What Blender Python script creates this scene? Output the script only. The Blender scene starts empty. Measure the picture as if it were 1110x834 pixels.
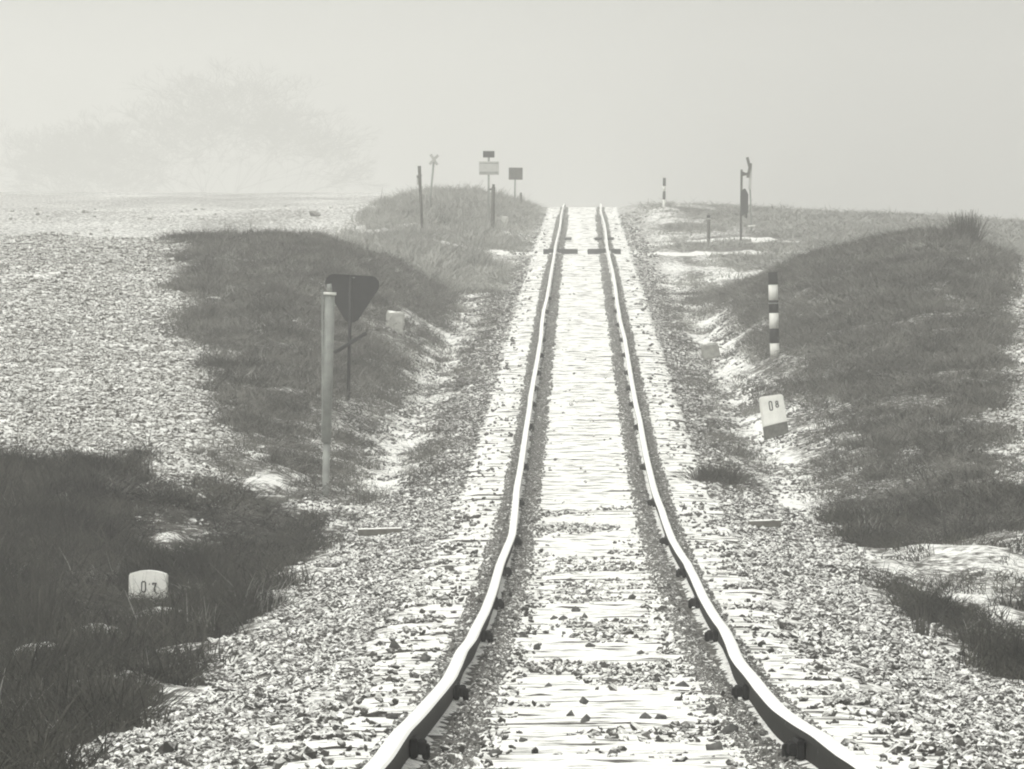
import bpy, bmesh, math, random
import numpy as np
from mathutils import Vector, Matrix
R = math.radians
rng = np.random.default_rng(11)
random.seed(5)
SC = bpy.context.scene
COL = SC.collection

# ------------------------------------------------------------------ camera, light, exposure
F = 8500.0          # focal length in photo pixels (photo is 1110 wide)
CZ = 4.0            # camera height in world units
HY = 300.0          # photo row of the level horizon
cam = bpy.data.cameras.new('camera')
cam.sensor_width = 36.0
cam.lens = 36.0 * F / 1110.0
cam.clip_start = 0.5
cam.clip_end = 6000
camo = bpy.data.objects.new('camera', cam)
COL.objects.link(camo)
camo.location = (0, 0, CZ)
camo.rotation_euler = (R(90) - math.atan((417 - HY) / F), 0, 0)
SC.camera = camo

SUN_EL = R(55)
world = bpy.data.worlds.new('World')
SC.world = world
world.use_nodes = True
wn = world.node_tree.nodes
wl = world.node_tree.links
wn.clear()
sky = wn.new('ShaderNodeTexSky')
sky.sky_type = 'NISHITA'
sky.sun_disc = False
sky.sun_elevation = SUN_EL
sky.sun_rotation = math.pi + R(35)
sky.air_density = 1.0
sky.dust_density = 4.0
hs = wn.new('ShaderNodeHueSaturation')
hs.inputs['Saturation'].default_value = 0.0
tint = wn.new('ShaderNodeMix')
tint.data_type = 'RGBA'
tint.blend_type = 'MULTIPLY'
tint.inputs['Factor'].default_value = 1.0
tint.inputs['B'].default_value = (1.0, 1.0, 0.965, 1)
bg = wn.new('ShaderNodeBackground')
bg.inputs['Strength'].default_value = 0.13
wo = wn.new('ShaderNodeOutputWorld')
wl.new(sky.outputs['Color'], hs.inputs['Color'])
wl.new(hs.outputs['Color'], tint.inputs['A'])
wl.new(tint.outputs['Result'], bg.inputs['Color'])
wl.new(bg.outputs['Background'], wo.inputs['Surface'])

sun = bpy.data.lights.new('sun', 'SUN')
sun.energy = 0.9
sun.angle = R(40)
sun.color = (1.0, 0.99, 0.93)
suno = bpy.data.objects.new('sun', sun)
COL.objects.link(suno)
suno.rotation_euler = (R(90) - SUN_EL, 0, R(-35))
suno.location = (-35, -40, 60)

SC.view_settings.view_transform = 'Standard'
SC.view_settings.look = 'None'
SC.view_settings.exposure = 0.45
SC.view_settings.gamma = 1.0
SC.render.engine = 'CYCLES'
SC.cycles.max_bounces = 6
SC.cycles.diffuse_bounces = 3
SC.cycles.glossy_bounces = 2
SC.cycles.volume_bounces = 2
SC.cycles.transparent_max_bounces = 4
SC.cycles.use_denoising = True
SC.cycles.filter_width = 2.0
HAZE_DENSITY = 0.0016

# ------------------------------------------------------------------ geometry of the line, read off the photo
PG = [0.06256845424697681, -0.28034090339070283, 0.26564711046641315, 0.26526386909467126,
      0.9419322899672736, 4.995985067935864]
def depth_of_row(y):
    return 1.5 * F / np.exp(np.polyval(PG, (np.asarray(y, float) - 525) / 300))
LPX = [(827.7,410),(790.8,436.5),(761,464.6),(733.5,487.7),(719.7,494),(704,500.6),(691,511),(680,516),(657.4,527.7),(637,535),(613,541.6),(594.6,549),(578,555.4),(565,556.9),(548.5,558.7),(530,560),(508,564),(482,567.9),(458,571.5),(440,574.3),(430.6,575.2),(412,578.4),(393.8,581.8),(367.8,586.2),(350,587.5),(335.4,589.5),(324,592.7),(311,595),(290,598.4),(274.3,601.2),(266,602.1),(255,604.8),(244,607.4),(234.8,608.1),(222.8,610.8)]
RPX = [(824,927),(809,907.7),(794.5,889),(779.7,863.4),(768.6,846.8),(759.4,837.6),(739,821),(722.5,806),(711.4,797.9),(698.5,793),(687.4,787.7),(680,784),(659.3,769.3),(646.3,761.9),(629.7,754.5),(609.4,745.3),(598.3,737),(583.6,728.6),(565,721.3),(550.3,716.6),(532,709.6),(511.9,704.5),(495,700.8),(476.8,697),(454.6,693.4),(436,688.8),(413,684.6),(387,680.3),(366,677),(346.8,672),(327.3,668.9),(307.8,666.5),(292,663.8),(281.5,661),(267,658),(251.6,656.6),(242,655),(230,651.5),(222.8,651)]
# smooth profile of the rail top: z and centre x against distance
yy = np.linspace(223, 826, 400)
dd = depth_of_row(yy)
order = np.argsort(dd)
PD = dd[order]
PZ = CZ + (HY - yy[order]) / F * PD
lp = np.array(sorted(LPX)); rp = np.array(sorted(RPX))
cx = 0.5 * (np.interp(yy, lp[:, 0], lp[:, 1]) + np.interp(yy, rp[:, 0], rp[:, 1]))
cfit = np.polyfit(dd, (cx - 555) / F * dd, 2)
s0 = (PZ[20] - PZ[0]) / (PD[20] - PD[0])
near_d = np.array([-80., 0., 10.]); near_z = PZ[0] + s0 * (near_d - PD[0])
e = PD[-1]; ez = PZ[-1]
far_d = np.array([322, 330, 340, 355, 380, 420, 500, 700, 1000, 1600.])
far_z = ez + np.array([.12, .12, .03, -.2, -.8, -2., -5., -12., -20., -28.])
PD = np.concatenate([near_d, PD, far_d]); PZ = np.concatenate([near_z, PZ, far_z])
def zt(d): return np.interp(d, PD, PZ)
def xt(d):
    d = np.asarray(d, float)
    return np.polyval(cfit, np.clip(d, 0, 330)) + np.maximum(d - 330, 0) * 0.0087

# ------------------------------------------------------------------ numpy value noise
def _h(ix, iy, seed):
    n = (ix.astype(np.int64) * 374761393 + iy.astype(np.int64) * 668265263 + seed * 1442695041) & 0xffffffff
    n = ((n ^ (n >> 13)) * 1274126177) & 0xffffffff
    return ((n ^ (n >> 16)) & 0xffff) / 65535.0
def vnoise(x, y, seed=0):
    x = np.asarray(x, float); y = np.asarray(y, float)
    ix = np.floor(x); iy = np.floor(y); fx = x - ix; fy = y - iy
    fx = fx * fx * (3 - 2 * fx); fy = fy * fy * (3 - 2 * fy)
    a = _h(ix, iy, seed); b = _h(ix + 1, iy, seed); c = _h(ix, iy + 1, seed); d = _h(ix + 1, iy + 1, seed)
    return (a * (1 - fx) + b * fx) * (1 - fy) + (c * (1 - fx) + d * fx) * fy
def fbm(x, y, seed=0, octv=3):
    s = 0; a = 0.5; t = 0
    for k in range(octv):
        s = s + a * vnoise(x * 2 ** k, y * 2 ** k, seed + 17 * k); t += a; a *= 0.5
    return s / t
def sstep(a, b, x):
    t = np.clip((np.asarray(x, float) - a) / (b - a), 0, 1)
    return t * t * (3 - 2 * t)

# ------------------------------------------------------------------ terrain cross sections: (distance, [(offset, height above rail)])
C = [(-2.0, -.34), (-1.5, -.215), (-1.25, -.168), (1.25, -.168), (1.5, -.215), (2.0, -.34)]
STN = [
 (10,  [(-12,-.7),(-5,-.75),(-3.3,-.62),(-2.7,-.5)] + C + [(2.7,-.5),(3.3,-.62),(8,-.7)]),
 (40,  [(-12,-.55),(-6,-.6),(-4,-.62),(-3.2,-.6),(-2.6,-.46)] + C + [(2.6,-.46),(3.3,-.58),(8,-.65)]),
 (60,  [(-14,-.3),(-8,-.55),(-5,-.62),(-3.2,-.6),(-2.6,-.46)] + C + [(2.6,-.46),(3.2,-.55),(8,-.6)]),
 (75,  [(-14,-.1),(-7,-.42),(-4.2,-.6),(-2.9,-.6),(-2.4,-.44)] + C + [(2.5,-.45),(3.2,-.55),(6,-.52),(12,-.4)]),
 (86,  [(-14,.25),(-6.5,.0),(-4.5,-.1),(-3.4,-.4),(-2.5,-.5)] + C + [(2.4,-.45),(3.2,-.5),(4.4,-.25),(6,-.1),(12,.2)]),
 (98,  [(-14,.7),(-6,.2),(-4.7,.08),(-3.4,-.32),(-2.5,-.5)] + C + [(2.3,-.45),(3.0,-.36),(4.4,.05),(5.2,.15),(12,.3)]),
 (115, [(-14,.8),(-5.5,.24),(-4.3,.18),(-3.4,.0),(-2.5,-.48)] + C + [(2.3,-.45),(3.0,-.2),(4.4,.35),(5.5,.52),(6.2,.42),(14,.5)]),
 (130, [(-14,.85),(-6.5,.45),(-4.9,.45),(-3.4,.1),(-2.5,-.46)] + C + [(2.3,-.44),(3.0,-.1),(4.5,.62),(6,1.0),(6.9,.65),(14,.7)]),
 (150, [(-14,1.15),(-7.6,.98),(-5.3,.97),(-4.2,.6),(-2.6,-.45)] + C + [(2.4,-.44),(3.2,.1),(4.5,.8),(6.3,1.45),(7.2,1.5),(8.2,.85),(14,.85)]),
 (162, [(-14,1.28),(-8.2,1.25),(-5.6,1.2),(-4.3,.7),(-2.7,-.42)] + C + [(2.5,-.42),(3.4,.2),(4.5,.85),(6.8,1.5),(8,1.3),(9,.8),(14,.8)]),
 (171, [(-14,1.25),(-8.6,1.25),(-5.8,1.2),(-4.3,.7),(-2.8,-.38)] + C + [(2.6,-.4),(3.4,.0),(4.6,.5),(7,1.1),(9,.8),(14,.5)]),
 (184, [(-14,.5),(-8.6,.5),(-5.8,.4),(-4.3,.1),(-2.9,-.36)] + C + [(2.6,-.38),(3.4,-.3),(5,-.1),(8,.0),(14,-.1)]),
 (205, [(-14,-.2),(-8,-.1),(-5,.1),(-3,-.3)] + C + [(2.7,-.36),(4,-.3),(8,-.25),(14,-.3)]),
 (224, [(-14,-.2),(-8,.0),(-5,.15),(-2.4,-.12),(-1.6,-.17),(1.6,-.17),(2.4,-.15),(5,-.18),(8,-.25),(14,-.35)]),
 (240, [(-14,.0),(-8,.2),(-5.5,.3),(-3.8,.3),(-2.4,-.15)] + C[2:4] + [(2.4,-.3),(4.5,-.1),(8,-.2),(14,-.3)]),
 (255, [(-14,.1),(-8,.35),(-5.5,.45),(-4.2,.6),(-3.2,.3),(-2.2,-.15)] + C[2:4] + [(2.2,-.2),(4,-.1),(8,-.15),(14,-.3)]),
 (270, [(-14,.1),(-8,.5),(-5.8,.75),(-4.2,1.0),(-3.2,.8),(-2.25,.42),(-1.6,-.1)] + C[2:4] + [(2.2,-.1),(4,.0),(8,-.1),(14,-.3)]),
 (288, [(-14,.0),(-8,.4),(-5,.7),(-3.5,.5),(-2.2,.25),(-1.7,-.1)] + C[2:4] + [(1.9,-.1),(3,.36),(4.5,.2),(8,-.25),(14,-.55)]),
 (305, [(-14,.85),(-8,.75),(-4,.25),(-2,.0)] + C[2:4] + [(2,.0),(4,.0),(8,-.25),(18,-.75),(24,-1.0)]),
 (330, [(-14,.8),(-8,.5),(-4,.1),(-2,-.1)] + C[2:4] + [(2,-.1),(4,-.05),(8,-.3),(18,-.8),(24,-1.1)]),
 (380, [(-30,.0),(-2,-.1),(2,-.1),(30,-.4)]),
 (1600, [(-30,.0),(30,.0)]),
]
TO = np.arange(-30, 30.01, 0.05)
TD = np.arange(-80, 402, 1.0)
rows = np.array([np.interp(TO, [p[0] for p in s[1]], [p[1] for p in s[1]]) for s in STN])
sd = np.array([s[0] for s in STN], float)
TAB = np.empty((len(TD), len(TO)))
for j in range(len(TO)):
    TAB[:, j] = np.interp(TD, sd, rows[:, j])
k = np.exp(-0.5 * (np.arange(-9, 10) / 2.6) ** 2); k /= k.sum()
pad = np.vstack([TAB[:1]] * 9 + [TAB] + [TAB[-1:]] * 9)
TAB = sum(k[i] * pad[i:i + len(TD)] for i in range(19))
k2 = np.exp(-0.5 * (np.arange(-6, 7) / 2.5) ** 2); k2 /= k2.sum()
pad = np.hstack([TAB[:, :1]] * 6 + [TAB] + [TAB[:, -1:]] * 6)
TAB = sum(k2[i] * pad[:, i:i + len(TO)] for i in range(13))
def tab(d, o):
    d = np.clip(d, TD[0], TD[-1] - 1e-3); o = np.clip(o, TO[0], TO[-1] - 1e-3)
    a = (d - TD[0]); i = a.astype(int); fa = a - i
    b = (o - TO[0]) / 0.05; j = b.astype(int); fb = b - j
    i2 = np.minimum(i + 1, len(TD) - 1); j2 = np.minimum(j + 1, len(TO) - 1)
    return (TAB[i, j] * (1 - fb) + TAB[i, j2] * fb) * (1 - fa) + (TAB[i2, j] * (1 - fb) + TAB[i2, j2] * fb) * fa

def offs_of(px, d):                       # photo column at distance d -> offset from track centre
    return (px - 555) / F * d - float(xt(d))
# edges of the ploughed fields and banks (offset from track centre against distance)
FLd = [81, 88, 98, 115, 130, 150, 171]; FLo = [-3.6, -3.85, -4.4, -5.45, -6.6, -7.7, -8.7]
FRd = [86, 98, 115, 130, 150, 171]; FRo = [4.7, 5.15, 6.15, 7.05, 8.1, 9.2]
# drifts of snow: offset, distance, half width, half length, height, strength
DRIFT = []
def drift(px, d, rx, ry, h, s=1.0): DRIFT.append((offs_of(px, d), d, rx, ry, h, s))
drift(182, 80, .16, .8, .13); drift(290, 93, .3, 1.6, .08, 1.1); drift(335, 89, .34, 1.4, .09, 1.2); drift(365, 86, .25, 1.0, .06, 1.1); drift(275, 97, .3, 1.2, .06, 1.0)
drift(290, 69, .3, .9, .10, .7); drift(40, 59, .5, .35, .17, 1.0); drift(105, 62.5, .4, .35, .15, 1.0); drift(180, 67, .4, .4, .13, 1.0); drift(250, 72.5, .3, .6, .08, .6); drift(185, 58, .4, .6, .12, .6); drift(70, 50, .4, .5, .18, .6); drift(140, 50, .3, .4, .14, .5)
drift(330, 75, .4, 1.2, .1, .7); drift(390, 79, .25, 1.0, .05, .6)
drift(930, 78, .36, 2.2, .05, 1.0); drift(975, 75.5, .3, 1.8, .06, .9); drift(1045, 70, .34, 2.0, .07, .9); drift(1085, 66, .3, 1.8, .06, .9); drift(1000, 72, .2, 1.2, .04, .8)
drift(1060, 78, .5, 1.4, .1, .55); drift(1000, 80, .4, 1.2, .1, .6)
drift(870, 88, .4, .8, .05, .8); drift(915, 86, .3, .7, .05, .7); drift(985, 97, .25, 1.2, .05, .6); drift(930, 100, .2, 1.0, .05, .5)
drift(235, 139, .2, .9, .06, .8); drift(247, 122, .28, 1.4, .08, .8); drift(200, 122, .3, 1.2, .06, .8); drift(330, 106, .2, 1.4, .04, .6)
drift(880, 108, .35, 1.6, .04, .8); drift(860, 114, .4, 2.2, .04, .7); drift(905, 112, .2, 2.2, .03, .6)
drift(440, 150, .3, 2.5, .03, .7); drift(398, 140, .3, 2.0, .03, .7); drift(468, 152, .3, 3, .02, .7)
def dd_fields(d, o):
    h = np.zeros_like(d); s = np.zeros_like(d)
    for (oo, dc, rx, ry, hh, st) in DRIFT:
        q = np.exp(-((o - oo) / rx) ** 2 - ((d - dc) / ry) ** 2)
        h = h + hh * q; s = np.maximum(s, st * q)
    return h, s
def fieldmask(d, o):
    wob = (fbm(d * .35, o * .7, 91) - .5) * 1.3
    near = sstep(81, 86, d + (fbm(o * 1.6, d * .2, 93, 3) - .5) * 13 - 8 * sstep(-4.9, -5.3, o))
    l = sstep(.35, -.35, o - np.interp(d, FLd, FLo) + wob) * near * (d < 178) * (o < 0)
    r = sstep(-.3, .3, o - np.interp(d, FRd, FRo) + wob * .4) * sstep(84, 88, d) * (d < 176) * (o > 0)
    far = sstep(-5.4, -6.6, o + wob) * sstep(224, 234, d) + sstep(300, 312, d) * (o < -2) * (o > -6) * .6
    return l, r, np.clip(far, 0, 1)
def H(X, Y, full=False):
    """ground height; full=True also gives snow cover and soil tone"""
    X = np.asarray(X, float); Y = np.asarray(Y, float)
    o = X - xt(Y); d = Y
    ao = np.abs(o)
    base = zt(d) + tab(d, o)
    fl, fr, ff = fieldmask(d, o)
    dh, ds = dd_fields(d, o)
    out = sstep(1.5, 3.0, ao)
    # the field on the left keeps climbing beyond the crest of the line
    wl_ = sstep(-5.5, -9, o) * sstep(284, 302, d)
    zl = np.interp(d, [280, 300, 340, 380, 430, 470, 620, 1600], [6.0, 6.35, 7.05, 7.8, 8.6, 8.5, 6.5, 0])
    base = base * (1 - wl_) + zl * wl_
    z = base + dh
    z = z + out * (fbm(X * .9, Y * .45, 3, 4) - .5) * .22 + out * (fbm(X * 3.1, Y * 2.2, 5, 3) - .5) * .09
    z = z + (fl + fr + ff) * (fbm(X * 5.5, Y * 3.0, 7, 2) - .5) * .07
    # ballast surface: slight clumps on the shoulder, crib level between sleepers
    bal = sstep(3.0, 2.5, ao)
    z = z + bal * (fbm(X * 7, Y * 4.5, 9, 3) - .5) * np.where(ao > 1.3, .07, .025)
    # raised fine grit along both sides of each rail, with a hollow and small lip inside
    q = ao - 0.75
    near_end = sstep(70, 20, d)
    w_out = .16 + .05 * vnoise(Y * .8, o * 0 + 2, 21); w_in = .14 + .05 * sstep(40, 70, d) + .05 * vnoise(Y * .9, o * 0 + 7, 23)
    band = sstep(w_out, w_out - .05, q) * sstep(-w_in, -w_in + .05, q)
    cross = sstep(220.5, 221.5, d) * sstep(227, 226, d)
    zb = zt(d) - .136 + (fbm(X * 16, Y * 9, 25, 3) - .5) * .05
    lip = np.exp(-((q + w_in - .02 + .03 * (vnoise(Y * 3.1, o * 0, 27) - .5)) / .022) ** 2) * (.02 + .03 * vnoise(Y * 2.3, o * 0 + 3, 29))
    z = z * (1 - band) + np.maximum(z, zb) * band + lip * sstep(90, 60, d)
    if not full: return z
    # snow cover 0..1
    s = np.full_like(z, .14) + .22 * sstep(84, 95, d) * sstep(215, 200, d)
    s = np.where(ao < 3.2, (.56 - .1 * sstep(80, 105, d)) * bal + .2 * (1 - bal), s)
    path = sstep(.75, .2, np.abs(o + 2.75 + (fbm(d * .25, o * 0, 33) - .5) * .7)) + sstep(.7, .2, np.abs(o - 2.5 + (fbm(d * .25, o * 0 + 4, 35) - .5) * .6))
    s = s + path * sstep(84, 92, d) * .12 * (d < 215)
    foot = sstep(4.3, 2.6, ao) * sstep(1.9, 2.4, ao) * sstep(84, 95, d) * (d < 200)
    s = s + foot * .6 * (fbm(X * 1.3, Y * 1.5, 51, 3) - .2)
    c = sstep(1.45, 1.3, ao)
    pat = fbm(X * 1.1, Y * .55, 37, 3)
    s = s * (1 - c) + c * (.82 - .25 * sstep(.52, .62, pat) * sstep(100, 60, d))
    s = s * (1 - band) + band * (.2 + .12 * fbm(X * 3, Y * .6, 39))
    s = np.maximum(s, lip * 12)
    f = np.maximum(fl, fr)
    s = s * (1 - f) + f * (.52 + .35 * (fbm(X * .8, Y * .25, 41) - .5))
    s = s * (1 - ff) + ff * (.44 + .3 * (fbm(X * .35, Y * .05, 47) - .3))
    far_r = sstep(180, 200, d) * sstep(2, 3, o)
    s = s + far_r * sstep(9, 2.5, o) * .38 * sstep(.42, .6, fbm(X * .55, Y * .09, 43))
    mid_l = sstep(184, 200, d) * sstep(-2, -3, o) * (1 - ff)
    s = s + mid_l * .4 * sstep(.45, .6, fbm(X * .5, Y * .1, 45))
    road = sstep(3.2, 1.2, np.abs(d - 224 - .25 * (ao - 2))) + sstep(3.5, 1.5, np.abs(d - 243.5))
    s = np.maximum(s, road * .86 * sstep(12, 4, ao))
    s = np.maximum(s, ds * np.clip(.35 + 1.1 * fbm(X * 2.2, Y * 1.1, 53, 3), 0, 1))
    s = np.maximum(s, (o > 0) * sstep(55, 61, d) * sstep(88, 83, d) * sstep(2.8, 3.2, o) * (.25 + .9 * (fbm(X * 1.2, Y * .25, 97) - .3)))
    return z, np.clip(s, 0, 1), np.clip(bal, 0, 1), f + ff, band

def G(x, y): return float(H(np.array([x]), np.array([y]))[0])
def at(px, d): return (px - 555) / F * d
def row(z, d): return HY - (z - CZ) / d * F

# ------------------------------------------------------------------ materials
SNOW = (0.85, 0.85, 0.82, 1)
def mat(name, col, rough=0.85, metal=0.0, snow=0.0, snow_from=0.35, var=0.35, vscale=8.0, snow_scale=18.0, attr=None,
        col2=None, bump=0.0, bscale=40.0, stretch=None, randvar=0.0, spec=0.1, hard=0.12):
    """grain by noise; snow lies where the surface faces up (snow_from = normal z), broken by noise; attr = name of a cover attribute"""
    m = bpy.data.materials.new(name); m.use_nodes = True
    N = m.node_tree.nodes; L = m.node_tree.links; N.clear()
    out = N.new('ShaderNodeOutputMaterial'); b = N.new('ShaderNodeBsdfPrincipled')
    L.new(b.outputs[0], out.inputs[0])
    b.inputs['Roughness'].default_value = rough; b.inputs['Metallic'].default_value = metal
    b.inputs['Specular IOR Level'].default_value = spec
    geo = N.new('ShaderNodeNewGeometry')
    pos = geo.outputs['Position']
    if stretch:
        mp = N.new('ShaderNodeMapping'); mp.inputs['Scale'].default_value = stretch
        L.new(pos, mp.inputs['Vector']); pos = mp.outputs['Vector']
    n1 = N.new('ShaderNodeTexNoise'); n1.inputs['Scale'].default_value = vscale; n1.inputs['Detail'].default_value = 5
    L.new(pos, n1.inputs['Vector'])
    ramp = N.new('ShaderNodeMapRange'); ramp.inputs['From Min'].default_value = .3; ramp.inputs['From Max'].default_value = .7
    L.new(n1.outputs['Fac'], ramp.inputs['Value'])
    mx = N.new('ShaderNodeMix'); mx.data_type = 'RGBA'
    c = np.array(col[:3])
    c2 = np.array(col2[:3]) if col2 else np.minimum(c * (1 + var), 1)
    c1 = c if col2 else c * (1 - var)
    mx.inputs['A'].default_value = (*c1, 1); mx.inputs['B'].default_value = (*c2, 1)
    L.new(ramp.outputs['Result'], mx.inputs['Factor'])
    colour = mx.outputs['Result']
    if randvar:
        oi = N.new('ShaderNodeObjectInfo'); mr = N.new('ShaderNodeMapRange')
        mr.inputs['To Min'].default_value = 1 - randvar; mr.inputs['To Max'].default_value = 1 + randvar
        L.new(oi.outputs['Random'], mr.inputs['Value'])
        sc = N.new('ShaderNodeVectorMath'); sc.operation = 'SCALE'
        L.new(colour, sc.inputs[0]); L.new(mr.outputs['Result'], sc.inputs['Scale']); colour = sc.outputs['Vector']
    if snow or attr:
        n2 = N.new('ShaderNodeTexNoise'); n2.inputs['Scale'].default_value = snow_scale; n2.inputs['Detail'].default_value = 6
        n2.inputs['Roughness'].default_value = .65
        L.new(pos, n2.inputs['Vector'])
        nr = N.new('ShaderNodeMapRange'); nr.inputs['From Min'].default_value = .28; nr.inputs['From Max'].default_value = .72
        L.new(n2.outputs['Fac'], nr.inputs['Value'])
        if attr:
            a = N.new('ShaderNodeAttribute'); a.attribute_name = attr; cover = a.outputs['Fac']
        else:
            sp = N.new('ShaderNodeSeparateXYZ'); L.new(geo.outputs['Normal'], sp.inputs[0])
            r2 = N.new('ShaderNodeMapRange'); r2.inputs['From Min'].default_value = snow_from - .25; r2.inputs['From Max'].default_value = snow_from + .45
            r2.inputs['To Max'].default_value = snow
            L.new(sp.outputs['Z'], r2.inputs['Value']); cover = r2.outputs['Result']
        sub = N.new('ShaderNodeMath'); sub.operation = 'SUBTRACT'
        L.new(cover, sub.inputs[0]); L.new(nr.outputs['Result'], sub.inputs[1])
        r3 = N.new('ShaderNodeMapRange'); r3.inputs['From Min'].default_value = -hard; r3.inputs['From Max'].default_value = hard
        L.new(sub.outputs[0], r3.inputs['Value'])
        m2 = N.new('ShaderNodeMix'); m2.data_type = 'RGBA'; m2.inputs['B'].default_value = SNOW
        L.new(colour, m2.inputs['A']); L.new(r3.outputs['Result'], m2.inputs['Factor']); colour = m2.outputs['Result']
        if metal:
            iv = N.new('ShaderNodeMath'); iv.operation = 'MULTIPLY_ADD'; iv.inputs[1].default_value = -metal; iv.inputs[2].default_value = metal
            L.new(r3.outputs['Result'], iv.inputs[0]); L.new(iv.outputs[0], b.inputs['Metallic'])
    L.new(colour, b.inputs['Base Color'])
    if bump:
        n3 = N.new('ShaderNodeTexNoise'); n3.inputs['Scale'].default_value = bscale; n3.inputs['Detail'].default_value = 4
        L.new(pos, n3.inputs['Vector'])
        bp = N.new('ShaderNodeBump'); bp.inputs['Strength'].default_value = bump; bp.inputs['Distance'].default_value = .02
        L.new(n3.outputs['Fac'], bp.inputs['Height']); L.new(bp.outputs[0], b.inputs['Normal'])
    return m

M_ground = mat('ground_soil', (.095, .092, .083), attr='snow', snow_scale=9, var=.4, vscale=5, bump=.35, bscale=26, hard=.16)
M_stone = mat('ballast_stone', (.07, .068, .063), snow=.72, snow_from=.25, snow_scale=24, var=.45, vscale=20, randvar=.45, rough=.9, hard=.3)
M_stone2 = mat('bare_ballast_stone', (.06, .058, .054), snow=.45, snow_from=.4, snow_scale=20, var=.45, vscale=20, randvar=.4, rough=.9, hard=.3)
M_grit = mat('ballast_grit', (.13, .128, .12), snow=.55, snow_from=.6, snow_scale=30, var=.4, vscale=30, randvar=.4)
M_loose = mat('loose_stone', (.085, .084, .08), snow=.25, snow_from=.85, snow_scale=40, var=.45, vscale=25, rough=.9)
M_clod = mat('field_clod', (.085, .082, .072), snow=.62, snow_from=.35, snow_scale=20, var=.35, vscale=20, randvar=.4, hard=.35)
M_bank = mat('bank_grass', (.10, .098, .088), var=.65, vscale=.9, randvar=.6, rough=.9, spec=.1)
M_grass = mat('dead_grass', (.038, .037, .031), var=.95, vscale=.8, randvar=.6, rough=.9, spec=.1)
M_frost_haze = mat('frosted_hazed_grass', (.27, .27, .25), var=.3, vscale=.5, randvar=.3, rough=.9, spec=.1)  # frost on scattered tufts; on the far grass, haze put into the colour
M_weed = mat('dry_weed', (.06, .058, .05), var=.3, vscale=6, rough=.9)
M_wood = mat('sleeper_wood', (.085, .082, .075), snow=.74, snow_from=.12, snow_scale=3.2, stretch=(1.0, 5.0, 24.0), var=.45, vscale=4, rough=.9, hard=.16)
M_timber = mat('weathered_timber', (.12, .115, .10), snow=1.2, snow_from=.5, snow_scale=12, var=.35, vscale=14)
M_rubber = mat('dark_panel', (.035, .037, .038), rough=.6, var=.3, vscale=12, snow=.2, snow_from=.9)
M_rail = mat('rusted_rail', (.02, .019, .017), rough=.75, var=.45, vscale=22, snow=.75, snow_from=.5, snow_scale=20)
M_head = mat('frosted_rail_head', (.5, .5, .48), rough=.7, metal=.0, var=.1, vscale=6, snow=1.4, snow_from=.1, snow_scale=6, spec=0.0)
M_plate = mat('fishplate_iron', (.010, .010, .010), rough=.7, var=.4, vscale=40)
M_stonew = mat('whitewashed_stone', (.72, .72, .68), rough=.9, var=.10, vscale=9, snow=.8, snow_from=.6, bump=.25, bscale=60)
M_pale = mat('weathered_pale_stone', (.42, .42, .39), rough=.9, var=.25, vscale=9, snow=.9, snow_from=.6, bump=.3, bscale=40)
M_stonebase = mat('dark_stone_foot', (.11, .11, .10), rough=.9, var=.35, vscale=20)
M_paintw = mat('white_paint', (.66, .66, .62), rough=.6, var=.10, vscale=14)
M_paintb = mat('black_paint', (.015, .015, .015), rough=.6, var=.35, vscale=18)
M_ink = mat('black_lettering', (.02, .02, .02), rough=.7, var=.2)
M_steel = mat('dark_sign_steel', (.016, .016, .017), rough=.6, var=.25, vscale=10, spec=.2)
M_galv = mat('galvanised_steel', (.22, .23, .215), rough=.55, metal=.0, var=.18, vscale=10)
M_board = mat('pale_sign_board', (.42, .42, .40), rough=.6, var=.12, vscale=6)
M_conc = mat('old_concrete', (.26, .26, .24), rough=.9, var=.25, vscale=14, snow=.9, snow_from=.7, bump=.3)
M_bark = mat('wet_bark', (.05, .048, .044), rough=.9, var=.3, vscale=5)
M_dead = mat('weathered_post', (.07, .068, .06), rough=.9, var=.35, vscale=10)

# ------------------------------------------------------------------ builders
def link(name, me, m=None, parent=None, loc=None, rot=None):
    o = bpy.data.objects.new(name, me); COL.objects.link(o)
    if m is not None and not me.materials: me.materials.append(m)
    if parent is not None: o.parent = parent
    if loc is not None: o.location = loc
    if rot is not None: o.rotation_euler = rot
    return o
def tag(o, label=None, cat=None, group=None, kind=None):
    if label: o['label'] = label
    if cat: o['category'] = cat
    if group: o['group'] = group
    if kind: o['kind'] = kind
    return o
def thing(name, label, cat, loc, rot=(0, 0, 0), group=None):
    o = bpy.data.objects.new(name, None); COL.objects.link(o)
    o.empty_display_size = .2
    o.location = loc; o.rotation_euler = rot
    return tag(o, label, cat, group)
def pydata(name, v, f, smooth=False):
    me = bpy.data.meshes.new(name); me.from_pydata([tuple(p) for p in v], [], [tuple(q) for q in f]); me.update()
    if smooth: me.polygons.foreach_set('use_smooth', [True] * len(me.polygons))
    return me
def bmesh_to(name, bm, smooth=False):
    bmesh.ops.recalc_face_normals(bm, faces=bm.faces)
    me = bpy.data.meshes.new(name); bm.to_mesh(me); bm.free()
    if smooth: me.polygons.foreach_set('use_smooth', [True] * len(me.polygons))
    return me
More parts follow.
